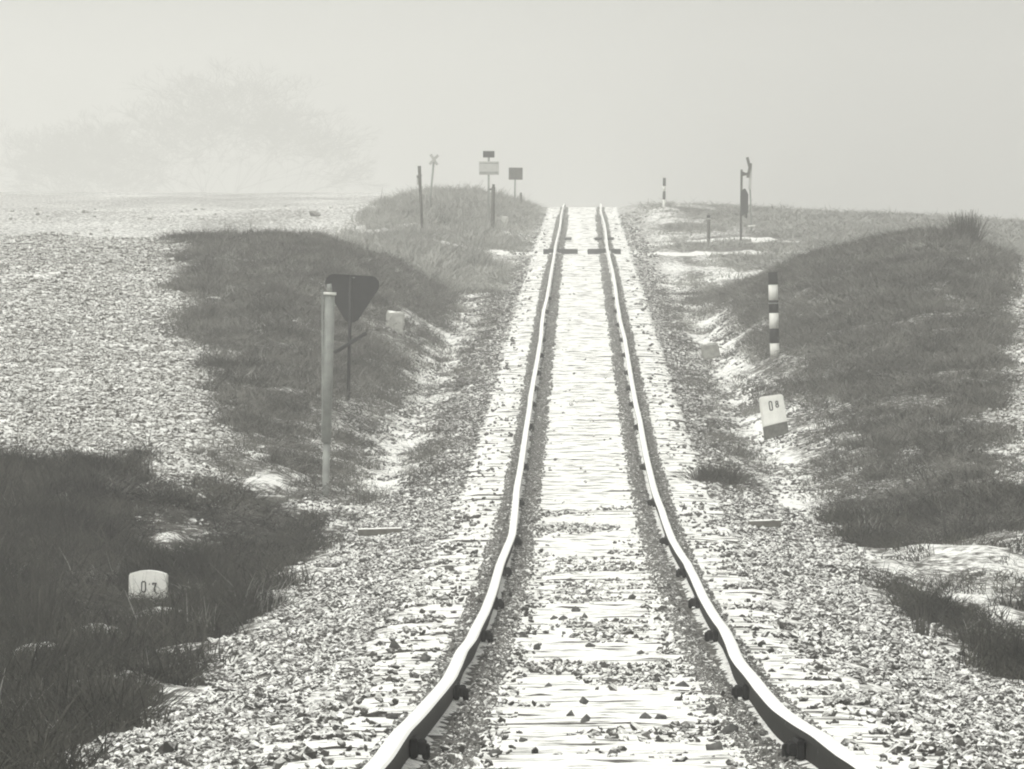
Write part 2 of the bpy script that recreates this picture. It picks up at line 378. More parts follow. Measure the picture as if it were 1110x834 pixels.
def box_bm(bm, cx_, cy_, cz_, sx, sy, sz, bev=0.0, mtx=None):
    r = bmesh.ops.create_cube(bm, size=1.0)
    vs = r['verts']
    for v in vs: v.co = Vector((v.co.x * sx, v.co.y * sy, v.co.z * sz))
    if bev:
        es = list({e_ for v in vs for e_ in v.link_edges})
        rr = bmesh.ops.bevel(bm, geom=es, offset=bev, segments=1, affect='EDGES')
        vs = list({v for f_ in rr['faces'] for v in f_.verts} | {v for v in vs if v.is_valid})
    T = (mtx or Matrix()) @ Matrix.Translation((cx_, cy_, cz_)) if mtx is None else Matrix.Translation((cx_, cy_, cz_)) @ mtx
    for v in vs: v.co = T @ v.co
def box(name, c, s, m, parent=None, bev=0.0, mtx=None):
    bm = bmesh.new(); box_bm(bm, *c, *s, bev=bev, mtx=mtx)
    return link(name, bmesh_to(name, bm), m, parent)
def tube(name, pts, rad, m, parent=None, seg=10, smooth=True):
    """round bar along a polyline, with radii"""
    P = [Vector(p) for p in pts]; rad = rad if hasattr(rad, '__len__') else [rad] * len(P)
    v = []; f = []
    for i, p in enumerate(P):
        t = (P[min(i + 1, len(P) - 1)] - P[max(i - 1, 0)]).normalized()
        a = t.cross(Vector((0, 1, 0.01))); a = a.normalized() if a.length > .05 else Vector((1, 0, 0)); b = t.cross(a)
        for k_ in range(seg):
            w = 2 * math.pi * k_ / seg
            v.append(p + rad[i] * (math.cos(w) * a + math.sin(w) * b))
    for i in range(len(P) - 1):
        for k_ in range(seg):
            f.append((i * seg + k_, i * seg + (k_ + 1) % seg, (i + 1) * seg + (k_ + 1) % seg, (i + 1) * seg + k_))
    f.append(tuple(range(seg))[::-1]); f.append(tuple((len(P) - 1) * seg + k_ for k_ in range(seg)))
    bm = bmesh.new(); me = pydata(name, v, f); bm.from_mesh(me); bpy.data.meshes.remove(me)
    return link(name, bmesh_to(name, bm, smooth), m, parent)
def prism(name, outline, y0, y1, m, parent=None, bev=0.0):
    """outline in x,z, extruded from y0 (front) to y1"""
    bm = bmesh.new()
    a = [bm.verts.new((x, y0, z)) for x, z in outline]; b = [bm.verts.new((x, y1, z)) for x, z in outline]
    bm.faces.new(a); bm.faces.new(b[::-1])
    n = len(a)
    for i in range(n): bm.faces.new((a[i], b[i], b[(i + 1) % n], a[(i + 1) % n]))
    if bev: bmesh.ops.bevel(bm, geom=bm.edges[:], offset=bev, segments=2, affect='EDGES')
    return link(name, bmesh_to(name, bm), m, parent)
def strokes(name, lines, w, y0, y1, m, parent):
    """thick flat strokes for numerals, x,z polylines"""
    bm = bmesh.new()
    for pl in lines:
        for (x0, z0), (x1, z1) in zip(pl[:-1], pl[1:]):
            dx, dz = x1 - x0, z1 - z0; l = math.hypot(dx, dz) or 1
            nx, nz = -dz / l * w / 2, dx / l * w / 2; ex, ez_ = dx / l * w * .3, dz / l * w * .3
            q = [(x0 - ex + nx, z0 - ez_ + nz), (x1 + ex + nx, z1 + ez_ + nz), (x1 + ex - nx, z1 + ez_ - nz), (x0 - ex - nx, z0 - ez_ - nz)]
            a = [bm.verts.new((x, y0, z)) for x, z in q]; b = [bm.verts.new((x, y1, z)) for x, z in q]
            bm.faces.new(a)
            for i in range(4): bm.faces.new((a[i], b[i], b[(i + 1) % 4], a[(i + 1) % 4]))
    return link(name, bmesh_to(name, bm), m, parent)

_protocol = {}
def scatter(name, P, rot, scl, idx, protos, label, cat):
    """uncountable ground stuff: points carrying prototype meshes through geometry nodes"""
    me = bpy.data.meshes.new(name); me.vertices.add(len(P)); me.vertices.foreach_set('co', np.asarray(P, np.float32).ravel())
    a = me.attributes.new('rot', 'FLOAT_VECTOR', 'POINT'); a.data.foreach_set('vector', np.asarray(rot, np.float32).ravel())
    a = me.attributes.new('scl', 'FLOAT_VECTOR', 'POINT'); a.data.foreach_set('vector', np.asarray(scl, np.float32).ravel())
    a = me.attributes.new('idx', 'INT', 'POINT'); a.data.foreach_set('value', np.asarray(idx, np.int32))
    o = link(name, me); tag(o, label, cat, kind='stuff')
    pc = bpy.data.collections.new(name + '_shapes')
    for i, pm in enumerate(protos):
        pc.objects.link(bpy.data.objects.new(f'{name}_shape_{i:02d}', pm))
    ng = bpy.data.node_groups.new(name + '_scatter', 'GeometryNodeTree')
    ng.interface.new_socket('Geometry', in_out='INPUT', socket_type='NodeSocketGeometry')
    ng.interface.new_socket('Geometry', in_out='OUTPUT', socket_type='NodeSocketGeometry')
    n = ng.nodes; l = ng.links
    gi = n.new('NodeGroupInput'); go = n.new('NodeGroupOutput')
    ci = n.new('GeometryNodeCollectionInfo'); ci.inputs['Collection'].default_value = pc
    ci.inputs['Separate Children'].default_value = True; ci.inputs['Reset Children'].default_value = True
    ip = n.new('GeometryNodeInstanceOnPoints'); ip.inputs['Pick Instance'].default_value = True
    def na(nm, t):
        q = n.new('GeometryNodeInputNamedAttribute'); q.data_type = t; q.inputs['Name'].default_value = nm; return q.outputs['Attribute']
    l.new(gi.outputs[0], ip.inputs['Points']); l.new(ci.outputs[0], ip.inputs['Instance'])
    l.new(na('idx', 'INT'), ip.inputs['Instance Index']); l.new(na('rot', 'FLOAT_VECTOR'), ip.inputs['Rotation'])
    l.new(na('scl', 'FLOAT_VECTOR'), ip.inputs['Scale']); l.new(ip.outputs[0], go.inputs[0])
    md = o.modifiers.new('scatter', 'NODES'); md.node_group = ng
    return o

# ------------------------------------------------------------------ the ground: one sheet to the horizon
def axis(parts):
    out = []
    for a, b, st in parts: out.append(np.arange(a, b, st))
    return np.concatenate(out)
GX = axis([(-1500, -200, 130), (-200, -40, 16), (-40, -14, 1.6), (-14, -9, .3), (-9, -3, .1), (-3, -1.1, .05), (-1.1, -.35, .022), (-.35, .4, .06),
           (.4, 1.1, .022), (1.1, 3, .05), (3, 9, .1), (9, 14, .3), (14, 40, 1.6), (40, 200, 16), (200, 1501, 130)])
GY = axis([(-60, 16, 4), (16, 24, .5), (24, 60, .12), (60, 110, .18), (110, 175, .26), (175, 320, .45), (320, 350, 1.5), (350, 480, 3), (480, 600, 12), (600, 1601, 100)])
U, V = np.meshgrid(GX, GY)
XX = U + xt(V); YY = V
z, s, bal, fld, band = H(XX.ravel(), YY.ravel(), True)
far_side = sstep(40, 400, np.abs(U.ravel())); z = z * (1 - far_side) + far_side * np.minimum(z, CZ - 3)
nv = len(z); nx = len(GX); ny = len(GY)
ii = np.arange(nv).reshape(ny, nx)
quads = np.stack([ii[:-1, :-1], ii[:-1, 1:], ii[1:, 1:], ii[1:, :-1]], -1).reshape(-1, 4)
me = bpy.data.meshes.new('ground')
me.vertices.add(nv); me.vertices.foreach_set('co', np.stack([XX.ravel(), YY.ravel(), z], -1).astype(np.float32).ravel())
me.loops.add(quads.size); me.loops.foreach_set('vertex_index', quads.astype(np.int32).ravel())
me.polygons.add(len(quads)); me.polygons.foreach_set('loop_start', np.arange(0, quads.size, 4, dtype=np.int32))
me.polygons.foreach_set('loop_total', np.full(len(quads), 4, np.int32))
me.polygons.foreach_set('use_smooth', np.ones(len(quads), bool))
at_ = me.attributes.new('snow', 'FLOAT', 'POINT'); at_.data.foreach_set('value', s.astype(np.float32))
me.update(calc_edges=True)
ground = link('ground', me, M_ground); tag(ground, kind='structure')

# ------------------------------------------------------------------ railway track
track = thing('railway_track', 'straight single railway track with snowy sleepers dipping and climbing into the fog', 'railway track', (0, 0, 0))
def rail_line(px):
    a = np.array(sorted(px)); d = depth_of_row(a[:, 0]); X = (a[:, 1] - 555) / F * d
    o_ = np.argsort(d); return d[o_], X[o_]
def build_rail(px, side):
    d, X = rail_line(px)
    off = X - xt(d)
    ds = np.concatenate([np.arange(-20, 24, 4.0), np.arange(24, 80, .5), np.arange(80, 160, 1.0), np.arange(160, 331, 2.0)])
    o_ = np.interp(ds, d, off, left=side * .75, right=side * .75)
    kk = np.array([.25, .5, .25]); oo = o_.copy(); oo[1:-1] = kk[0] * o_[:-2] + kk[1] * o_[1:-1] + kk[2] * o_[2:]
    if True:
        nd = ds < d[0]; oo[nd] = oo[np.argmax(~nd)]
    wz = (fbm(ds * .22, ds * 0 + side, 61, 2) - .5) * .018
    prof = [(-.065, -.150), (-.065, -.140), (-.012, -.122), (-.009, -.045), (-.034, -.032), (-.035, -.006), (-.026, 0), (.026, 0),
            (.035, -.006), (.034, -.032), (.009, -.045), (.012, -.122), (.065, -.140), (.065, -.150)]
    v = []; f = []; mi = []
    n = len(prof)
    for a, b, w in zip(ds, oo, wz):
        for (x, zz) in prof: v.append((xt(a) + b + x, a, zt(a) + w * (1 if zz > -.13 else .4) + zz))
    for i in range(len(ds) - 1):
        for k_ in range(n):
            k1 = (k_ + 1) % n
            f.append((i * n + k_, (i + 1) * n + k_, (i + 1) * n + k1, i * n + k1)); mi.append(1 if 5 <= k_ <= 7 else 0)
    me = pydata('rail', v, f); bm = bmesh.new(); bm.from_mesh(me)
    bmesh.ops.recalc_face_normals(bm, faces=bm.faces); bm.to_mesh(me); bm.free()
    me.materials.append(M_rail); me.materials.append(M_head)
    me.polygons.foreach_set('material_index', mi)
    r = link('rail', me, parent=track)
    return r, (lambda q: float(xt(q)) + float(np.interp(q, ds, oo))), (lambda q: float(np.interp(q, ds, wz)))
railL, fxL, fzL = build_rail(LPX, -1)
railR, fxR, fzR = build_rail(RPX, 1)
# fishplates with bolts at the joints
JT = [29.7, 38.6, 49.8, 57, 64.7, 72.8, 83.3, 93.7, 106, 113.8, 119.7, 126, 134, 142, 151, 160, 170]
bm = bmesh.new()
box_bm(bm, 0, 0, -.085, .03, .5, .075, bev=.006)
for k_ in range(4):
    y_ = -.19 + .125 * k_
    box_bm(bm, .028, y_, -.085, .034, .05, .05, bev=.008)
box_bm(bm, .045, -.12, -.1, .03, .12, .06, bev=.008)
plate_me = bmesh_to('fishplate', bm); plate_me.materials.append(M_plate)
for rl, fx, fz, sgn in ((railL, fxL, fzL, 1), (railR, fxR, fzR, -1)):
    for j in JT:
        o = link('fishplate', plate_me, parent=rl, loc=(fx(j) + sgn * .028, j, float(zt(j)) + fz(j)))
        sl = math.atan(float(zt(j + .5) - zt(j - .5)))
        o.rotation_euler = (sl, 0, 0 if sgn > 0 else math.pi)
        if sgn < 0: o.rotation_euler = (-sl, 0, math.pi)

# sleepers: a dozen weathered shapes, each placed as its own part
def sleeper_mesh(seed, nseg=18):
    r = np.random.default_rng(seed)
    xs = np.linspace(-1.3, 1.3, nseg + 1)
    v = []; f = []
    w0 = .115 + r.uniform(-.01, .015)
    for i, x in enumerate(xs):
        top = r.normal(0, .003) + .004 * math.sin(x * 2.1 + seed); fw = r.normal(0, .004)
        e_ = .012 if i in (0, nseg) else 0
        st1 = max(0, r.normal(.003, .004)); st2 = max(0, r.normal(.002, .004)); g1 = r.normal(0, .004)
        v += [(x, -w0 + fw, -.12), (x, -w0 + fw, top - st1 - st2 - .012 - e_ - abs(r.normal(0, .004))), (x, -w0 + .015 + fw, top - st1 - st2 - e_),
              (x, -.045 + g1, top - st1 - st2 - e_), (x, -.042 + g1, top - st2 - e_), (x, .035 + g1, top - st2 - e_), (x, .038 + g1, top - e_),
              (x, w0 - .02, top - e_ * 1.2), (x, w0, top - .016 - e_), (x, w0, -.12)]
    n = 10
    for i in range(nseg):
        for k_ in range(n - 1):
            f.append((i * n + k_, (i + 1) * n + k_, (i + 1) * n + k_ + 1, i * n + k_ + 1))
    f.append(tuple(range(n))); f.append(tuple(nseg * n + k_ for k_ in range(n))[::-1])
    me = pydata('sleeper', v, f); bm = bmesh.new(); bm.from_mesh(me); bmesh.ops.recalc_face_normals(bm, faces=bm.faces); bm.to_mesh(me); bm.free()
    me.materials.append(M_wood); return me
SL = [sleeper_mesh(s_) for s_ in range(14)]
rest = bmesh.new(); cnt = 0
d = 24.1
while d < 327:
    crossing = 221.5 < d < 226.5
    m_ = SL[random.randrange(len(SL))]
    px_ = float(xt(d)) + random.uniform(-.10, .10); pz = float(zt(d)) - .150 + random.uniform(-.011, .011) - (.05 if crossing else 0)
    if 78.6 < d < 81.4: pz -= .05
    sl = math.atan(float(zt(d + .5) - zt(d - .5)))
    rot = (sl + random.uniform(-.006, .006), random.uniform(-.003, .003), random.uniform(-.006, .006))
    if cnt < 300:
        so = link('sleeper', m_, parent=track, loc=(px_, d, pz), rot=rot); so.scale = (random.uniform(.93, 1.06), random.uniform(.85, 1.15), 1)
    else:
        M4 = Matrix.Translation((px_, d, pz)) @ Matrix.Rotation(rot[0], 4, 'X')
        tmp = m_.copy(); tmp.transform(M4); rest.from_mesh(tmp); bpy.data.meshes.remove(tmp)
    cnt += 1
    d += .6 + random.uniform(-.035, .035)
o = link('far_sleepers', bmesh_to('far_sleepers', rest), M_wood, track); o['kind'] = 'stuff'

# ------------------------------------------------------------------ stones, grit, clods, grass
def rock(seed, sub=1, flat=.7, rough_=.28):
    r = np.random.default_rng(seed); bm = bmesh.new(); bmesh.ops.create_icosphere(bm, subdivisions=sub, radius=1)
    for v in bm.verts:
        k_ = 1 + r.uniform(-rough_, rough_)
        v.co = Vector((v.co.x * k_, v.co.y * k_ * .85, v.co.z * k_ * flat))
    # chip planes
    for q in range(3):
        n = Vector(r.normal(size=3)).normalized()
        for v in bm.verts:
            t = v.co.dot(n)
            if t > .6: v.co -= n * (t - .6)
    return bmesh_to('stone_shape', bm)
def frustum(x, y, margin=1.5):
    return np.abs(x) < y * 555 / F + margin
def sample(n, d0, d1, o0, o1):
    """n random points between two distances and offsets"""
    d = rng.uniform(d0, d1, n); o = rng.uniform(o0, o1, n)
    return xt(d) + o, d, o
def pack(lst):
    return [np.concatenate([q[i] for q in lst]) for i in range(len(lst[0]))]

ROCKS = [rock(s_, 1, .5) for s_ in range(8)]
for r_ in ROCKS[:5]: r_.materials.append(M_stone)
for r_ in ROCKS[5:]: r_.materials.append(M_stone2)
GRITS = [rock(40 + s_, 1, .75) for s_ in range(5)]
for r_ in GRITS: r_.materials.append(M_grit)
CLODS = [rock(80 + s_, 1, .75, .35) for s_ in range(6)]
for r_ in CLODS: r_.materials.append(M_clod)

parts = []
for (d0, d1, dens, size) in ((22, 50, 1000, .0225), (50, 85, 700, .026), (85, 130, 300, .029), (130, 205, 100, .036), (205, 300, 20, .05)):
    for sgn in (-1, 1):
        n = int((d1 - d0) * 2.07 * dens)
        x, y, o = sample(n, d0, d1, .98, 3.05); o = o * sgn; x = xt(y) + o
        ao = np.abs(o)
        lim = 2.75 - .6 * sstep(80, 100, y) + (fbm(y * .5, o * 0 + sgn, 71) - .5) * .8
        keep = rng.random(n) < sstep(lim, lim - .35, ao) * (.04 + .96 * sstep(1.36, 1.5, ao + (fbm(y * 1.1, o * 0 + sgn * 5, 73) - .5) * 1.1 * sstep(95, 65, y)))
        keep &= rng.random(n) < .55 + .9 * (fbm(x * 1.5, y * .6, 75) - .35)
        parts.append((x[keep], y[keep], np.full(keep.sum(), size)))
        if d0 >= 85 and d0 < 200:
            n = int((d1 - d0) * 1.4 * dens * .35)
            x, y, o = sample(n, d0, d1, 2.0, 3.4); x = xt(y) + o * sgn
            keep = rng.random(n) < sstep(.4, .6, fbm(x * 1.4, y * .7, 103))
            parts.append((x[keep], y[keep], np.full(keep.sum(), size * .9)))
    n = int((d1 - d0) * 1.9 * dens * .55)
    x, y, o = sample(n, d0, d1, -.95, .95)
    cl = sstep(.50, .66, fbm(x * 1.6, y * .55, 77)) * np.interp(y, [22, 32, 40, 66, 76, 78.5, 81.5, 84, 300], [.05, .1, .3, .26, .03, .8, .8, .02, .01])
    edge = sstep(.35, .5, np.abs(o)) * np.interp(y, [22, 70, 90, 300], [.2, .14, .01, .0])
    keep = (rng.random(n) < np.maximum(cl, edge)) & (np.abs(np.abs(o) - .75) > .09)
    parts.append((x[keep], y[keep], np.full(keep.sum(), size * .8)))
x, y, sz = pack(parts)
k_ = frustum(x, y); x, y, sz = x[k_], y[k_], sz[k_]
n = len(x); zz = H(x, y)
o_ = x - xt(y)
zz = np.where(np.abs(o_) < 1.32, np.maximum(zz, zt(y) - .15), zz)
sc = sz[:, None] * rng.lognormal(0, .28, n)[:, None] * rng.uniform(.75, 1.25, (n, 3))
P = np.stack([x, y, zz + sz * .15], -1)
bare = rng.random(n) < np.where(np.abs(o_) > 1.25, .5 + .35 * sstep(75, 105, y) + .5 * (fbm(x * .9, y * .35, 79) - .5), .35)
idx = np.where(bare, rng.integers(5, 8, n), rng.integers(0, 5, n))
scatter('ballast_gravel', P, rng.uniform(0, 6.28, (n, 3)) * np.array([.12, .12, 1]), sc, idx, ROCKS,
        'coarse dark ballast gravel dusted with snow along the track', 'gravel')
print('ballast', n)
parts = []
for (d0, d1, dens, size) in ((22, 60, 900, .011), (60, 110, 560, .016), (110, 200, 260, .024), (200, 300, 90, .03)):
    for sgn in (-1, 1):
        n = int((d1 - d0) * .5 * dens)
        y = rng.uniform(d0, d1, n); q = rng.uniform(-.28, .22, n); q = np.where((q < 0) & (y < 60), q * .8, q)
        keep = (np.abs(q) > .07) & (rng.random(n) < np.where(q < 0, sstep(-.28, -.14, q), sstep(.22, .1, q)))
        keep &= ~((y > 221.3) & (y < 226.7))
        y = y[keep]; q = q[keep]; x = xt(y) + sgn * (.75 + q)
        parts.append((x, y, np.full(len(x), size)))
x, y, sz = pack(parts); n = len(x)
P = np.stack([x, y, np.maximum(H(x, y), zt(y) - .148) + sz * .2], -1)
scatter('rail_side_grit', P, rng.uniform(0, 6.28, (n, 3)), sz[:, None] * rng.uniform(.6, 1.5, (n, 3)), rng.integers(0, 5, n), GRITS,
        'fine dark grit and thawed gravel lying along both rails', 'grit')
print('grit', n)
parts = []
n = 150000
x, y, o = sample(n, 82, 176, -14, -4.0)
l, r_, f_ = fieldmask(y, o); keep = (rng.random(n) < l * np.clip(.15 + 1.5 * fbm(x * .8, y * .3, 111, 3), 0, 1)) & frustum(x, y, 1); parts.append((x[keep], y[keep], np.full(keep.sum(), .027)))
n = 45000
x, y, o = sample(n, 82, 174, 4.4, 11)
l, r_, f_ = fieldmask(y, o); keep = (rng.random(n) < r_) & frustum(x, y, 1); parts.append((x[keep], y[keep], np.full(keep.sum(), .027)))
n = 1500
x, y, o = sample(n, 240, 335, -26, -3)
l, r_, f_ = fieldmask(y, o); keep = (rng.random(n) < f_ * .05) & frustum(x, y, 1); parts.append((x[keep], y[keep], np.full(keep.sum(), .08)))
x, y, sz = pack(parts); n = len(x)
P = np.stack([x, y, H(x, y) + sz * .1], -1)
sc = sz[:, None] * rng.lognormal(0, .4, n)[:, None] * rng.uniform(.7, 1.3, (n, 3))
scatter('ploughed_clods', P, rng.uniform(0, 6.28, (n, 3)) * np.array([.15, .15, 1]), sc, rng.integers(0, 6, n), CLODS,
        'dark clods of ploughed soil poking through the thin snow of the fields', 'soil')
print('clods', n)

def stand(px_, row_, guess, span=14):
    """distance at which the ground under this photo column shows at this photo row"""
    ds_ = np.arange(guess - span, guess + span, .1)
    r_ = row(H((px_ - 555) / F * ds_, ds_), ds_)
    i_ = np.where(r_ <= row_)[0]
    return float(ds_[i_[0]]) if len(i_) else guess
CLEAR = []
for px_, py_, g_ in ((160.5, 652, 71.4), (842, 474, 110), (840, 388, 131), (427, 357, 143), (290, 543, 93), (769, 376, 134), (352, 537, 96), (377, 435, 115)):
    q_ = stand(px_, py_, g_); CLEAR.append((at(px_, q_), q_, .55 if px_ == 160.5 else .32))
def tuft(seed, nb=40, h=1.0, spread=.3, w=.0065, lean=.35, m=M_grass):
    r = np.random.default_rng(seed); v = []; f = []
    for b_ in range(nb):
        a = r.uniform(0, 6.28); rr = spread * math.sqrt(r.random()); bx, by = rr * math.cos(a), rr * math.sin(a)
        hh = h * r.uniform(.45, 1.05); da = r.uniform(0, 6.28); ln = lean * r.uniform(.2, 1.3) * hh
        fa = r.uniform(0, 3.14); wx, wy = math.cos(fa) * w, math.sin(fa) * w
        i0 = len(v)
        for t, ww in ((0, 1), (.5, .8), (1.0, .25)):
            cx_ = bx + math.cos(da) * ln * t * t; cy_ = by + math.sin(da) * ln * t * t; cz_ = hh * (t - .12 * t * t)
            v += [(cx_ - wx * ww, cy_ - wy * ww, cz_), (cx_ + wx * ww, cy_ + wy * ww, cz_)]
        f += [(i0, i0 + 1, i0 + 3, i0 + 2), (i0 + 2, i0 + 3, i0 + 5, i0 + 4)]
    me = pydata('tuft_shape', v, f); me.materials.append(m); return me
TUFT = [tuft(s_) for s_ in range(7)]
TUFTS = [tuft(60 + s_, h=.8, m=M_frost_haze) for s_ in range(2)]
TUFTB = [tuft(40 + s_, m=M_bank) for s_ in range(7)]
TUFTF = [tuft(20 + s_, nb=26, w=.012, m=M_frost_haze) for s_ in range(7)]  # far tufts, paled in colour to stand for thicker fog
def grass(name, specs, label, protos=None, frost=.38):
    parts = []
    for (n, d0, d1, o0, o1, hgt, wid, fn) in specs:
        x, y, o = sample(n, d0, d1, o0, o1)
        k_ = frustum(x, y, .8); x, y, o = x[k_], y[k_], o[k_]
        p = fn(x, y, o)
        # thin out where drifts lie and just in front of them
        _, ds = dd_fields(y, o); _, ds2 = dd_fields(y + 1.5, o)
        p = p * (1 - np.clip(np.maximum(ds, ds2 * .9) * 1.4, 0, 1))
        k_ = rng.random(len(x)) < p
        x, y = x[k_], y[k_]
        cl_ = fbm(x * 1.9, y * .9, 83, 3)
        hv = hgt * (.35 + 1.4 * sstep(.3, .75, cl_)) * rng.lognormal(0, .3, len(x))
        for (tx, ty, tr) in CLEAR:                           # grazed short in front of low stones and posts
            hv = hv * (1 - .97 * np.exp(-((x - tx) / tr) ** 4) * (y > ty - 7.5) * (y < ty + .6))
        hv = hv * (1 - .45 * (np.abs(y * 0 + o[k_]) < 2.5) * (y > 84))
        hv = hv * (1 - .55 * sstep(76, 79, y) * sstep(92, 86, y) * sstep(-5.3, -4.7, o[k_]) * (o[k_] < 0))
        parts.append((x, y, hv, wid * rng.uniform(.7, 1.3, len(x))))
    x, y, hv, wd = pack(parts); n = len(x)
    P = np.stack([x, y, H(x, y) - .01], -1)
    tilt = rng.normal(0, .22, (n, 3)); tilt[:, 2] = rng.uniform(0, 6.28, n)
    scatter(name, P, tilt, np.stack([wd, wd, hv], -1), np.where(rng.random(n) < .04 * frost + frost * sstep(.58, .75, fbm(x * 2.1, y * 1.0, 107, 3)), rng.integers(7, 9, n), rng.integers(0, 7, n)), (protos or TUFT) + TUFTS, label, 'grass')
    print(name, n)
def bank_cover(x, y, o):
    a = np.abs(o)
    base = sstep(2.45, 4.0, a + (fbm(y * .3, o * .3, 85) - .5) * .6)
    p = np.clip(base * 1.0 + (fbm(x * 1.3, y * 1.4, 87, 3) - .5) * 1.6 * (1.15 - base), 0, 1) * (a > 2.3)
    shoulder = sstep(1.5, 1.7, a) * sstep(2.35, 2.1, a) * sstep(.45, .6, fbm(x * 2.6, y * .9, 99)) * sstep(86, 95, y)
    holes = .12 + .88 * sstep(.36, .5, fbm(x * 3.2, y * 1.6, 101, 3))
    return np.maximum(p * sstep(.1, .3, p) * holes, shoulder * .3)
def bankL(x, y, o):
    l, r_, f_ = fieldmask(y, o)
    return (1 - l) * bank_cover(x, y, o)
def bankR(x, y, o):
    l, r_, f_ = fieldmask(y, o)
    return (1 - r_) * bank_cover(x, y, o)
def flat(x, y, o):
    a = np.abs(o); lim = np.where(o < 0, 2.75, 2.72) + (fbm(y * .4, o * 0 + 1, 71) - .5) * .8
    p = sstep(lim - .1, lim + .35, a)
    clearing = (o > 0) * sstep(55, 61, y) * sstep(88, 83, y) * sstep(2.9, 3.3, o + (fbm(x * .8, y * .2, 95) - .5))
    l, r_, f_ = fieldmask(y, o)
    return p * (1 - .92 * clearing) * (1 - l)
def farl(x, y, o):
    return sstep(-1.5, -2.3, o) * sstep(-7.5, -5.5, o) * sstep(.3, .45, fbm(x * .6, y * .12, 89) + .15 * sstep(250, 262, y)) * (1 - .97 * (sstep(3.2, 1.4, np.abs(y - 224)) + sstep(3, 1.4, np.abs(y - 243.5)) * (o > -2.6)))
def farr(x, y, o):
    return sstep(2.0, 3.0, o) * (.25 + .75 * sstep(3, 8, o)) * sstep(.35, .5, fbm(x * .5, y * .1, 90) + .15 * sstep(4, 9, o)) * (1 - .97 * (sstep(3.2, 1.4, np.abs(y - 224)) * (o < 8) + sstep(3, 1.4, np.abs(y - 243.5)) * (o < 6)))
grass('verge_grass', [(26000, 26, 90, -9, -2.5, .17, .7, flat), (6000, 80, 93, -8, -4.8, .11, .45, flat), (420, 79, 92, -8, -4.5, .26, .25, flat), (260, 40, 80, -7, -3, .3, .25, flat), (70, 50, 80, 2.7, 3.2, .22, .25, flat), (15000, 40, 88, 2.5, 7, .11, .7, flat)],
      'dark dead grass on the low verges beside the ballast in the foreground', frost=.15)
grass('bank_grass', [(42000, 84, 182, -9.5, -1.45, .11, .8, bankL), (46000, 82, 184, 1.45, 10, .11, .8, bankR)],
      'dull winter grass matted over the cutting banks on both sides of the track', TUFTB)
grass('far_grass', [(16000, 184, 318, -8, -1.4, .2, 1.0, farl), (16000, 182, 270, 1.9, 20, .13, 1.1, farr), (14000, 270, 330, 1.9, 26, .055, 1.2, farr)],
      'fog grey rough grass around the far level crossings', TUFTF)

# dark stones lying loose on the snow between and beside the rails: single stones one can pick out
LOOSE = [(676, 613, 5), (624, 661, 5), (600, 670, 4), (634, 668, 4), (617, 633, 4), (584, 542, 4), (562, 652, 4), (697, 668, 4), (634, 782, 7), (618, 777, 6),
         (633, 762, 7), (568, 690, 6), (582, 702, 6), (610, 670, 4), (655, 722, 6), (572, 722, 6), (480, 805, 9), (514, 803, 8), (537, 820, 9), (429, 702, 8), (461, 715, 8),
         (425, 780, 9), (505, 806, 8), (700, 780, 7), (717, 780, 7), (664, 820, 6), (567, 805, 6), (770, 775, 10), (790, 795, 12), (776, 815, 10), (712, 738, 6), (694, 708, 5),
         (640, 700, 5), (661, 740, 5), (690, 690, 5), (725, 700, 5), (740, 745, 7), (540, 735, 6), (594, 745, 6), (655, 690, 5)]
def wedge(seed):
    r = np.random.default_rng(seed); bm = bmesh.new(); n = 6
    for z_, k_ in ((-.5, .9), (-.05, 1.0)):
        for i in range(n):
            a = 6.283 * (i + r.uniform(-.3, .3)) / n; q = k_ * r.uniform(.7, 1.1); bm.verts.new((q * math.cos(a), q * .8 * math.sin(a), z_ + r.uniform(-.1, .12)))
    ax, ay = r.uniform(-.4, .4), r.uniform(-.3, .3)
    bm.verts.new((ax, ay, r.uniform(.7, 1.0))); bm.verts.new((ax + r.uniform(.1, .5), ay + .2, r.uniform(.35, .7)))
    bmesh.ops.convex_hull(bm, input=bm.verts)
    return bmesh_to('stone_shape', bm)
lm = [wedge(300 + q) for q in range(8)]
for m_ in lm: m_.materials.append(M_loose)
for i, (px_, py_, r_) in enumerate(LOOSE):
    d = float(depth_of_row(py_))
    for _ in range(12):                                     # walk to the distance where the sleeper level meets that row
        d -= (py_ - row(float(zt(d)) - .15, d)) / max(60., 1.0) * 2.2
    x_ = at(px_, d); s_ = r_ * d / F
    o = link('ballast_stone', lm[i % 8], loc=(x_, d, float(zt(d)) - .145 + s_ * .3), rot=(random.uniform(-.3, .3), random.uniform(-.3, .3), random.uniform(0, 6)))
    o.scale = (s_ * random.uniform(.9, 1.5), s_, s_ * random.uniform(.6, 1.05))
    tag(o, 'bare dark angular stone lying loose on the snow over the sleepers', 'stone', 'loose dark stones lying on the snowy track')

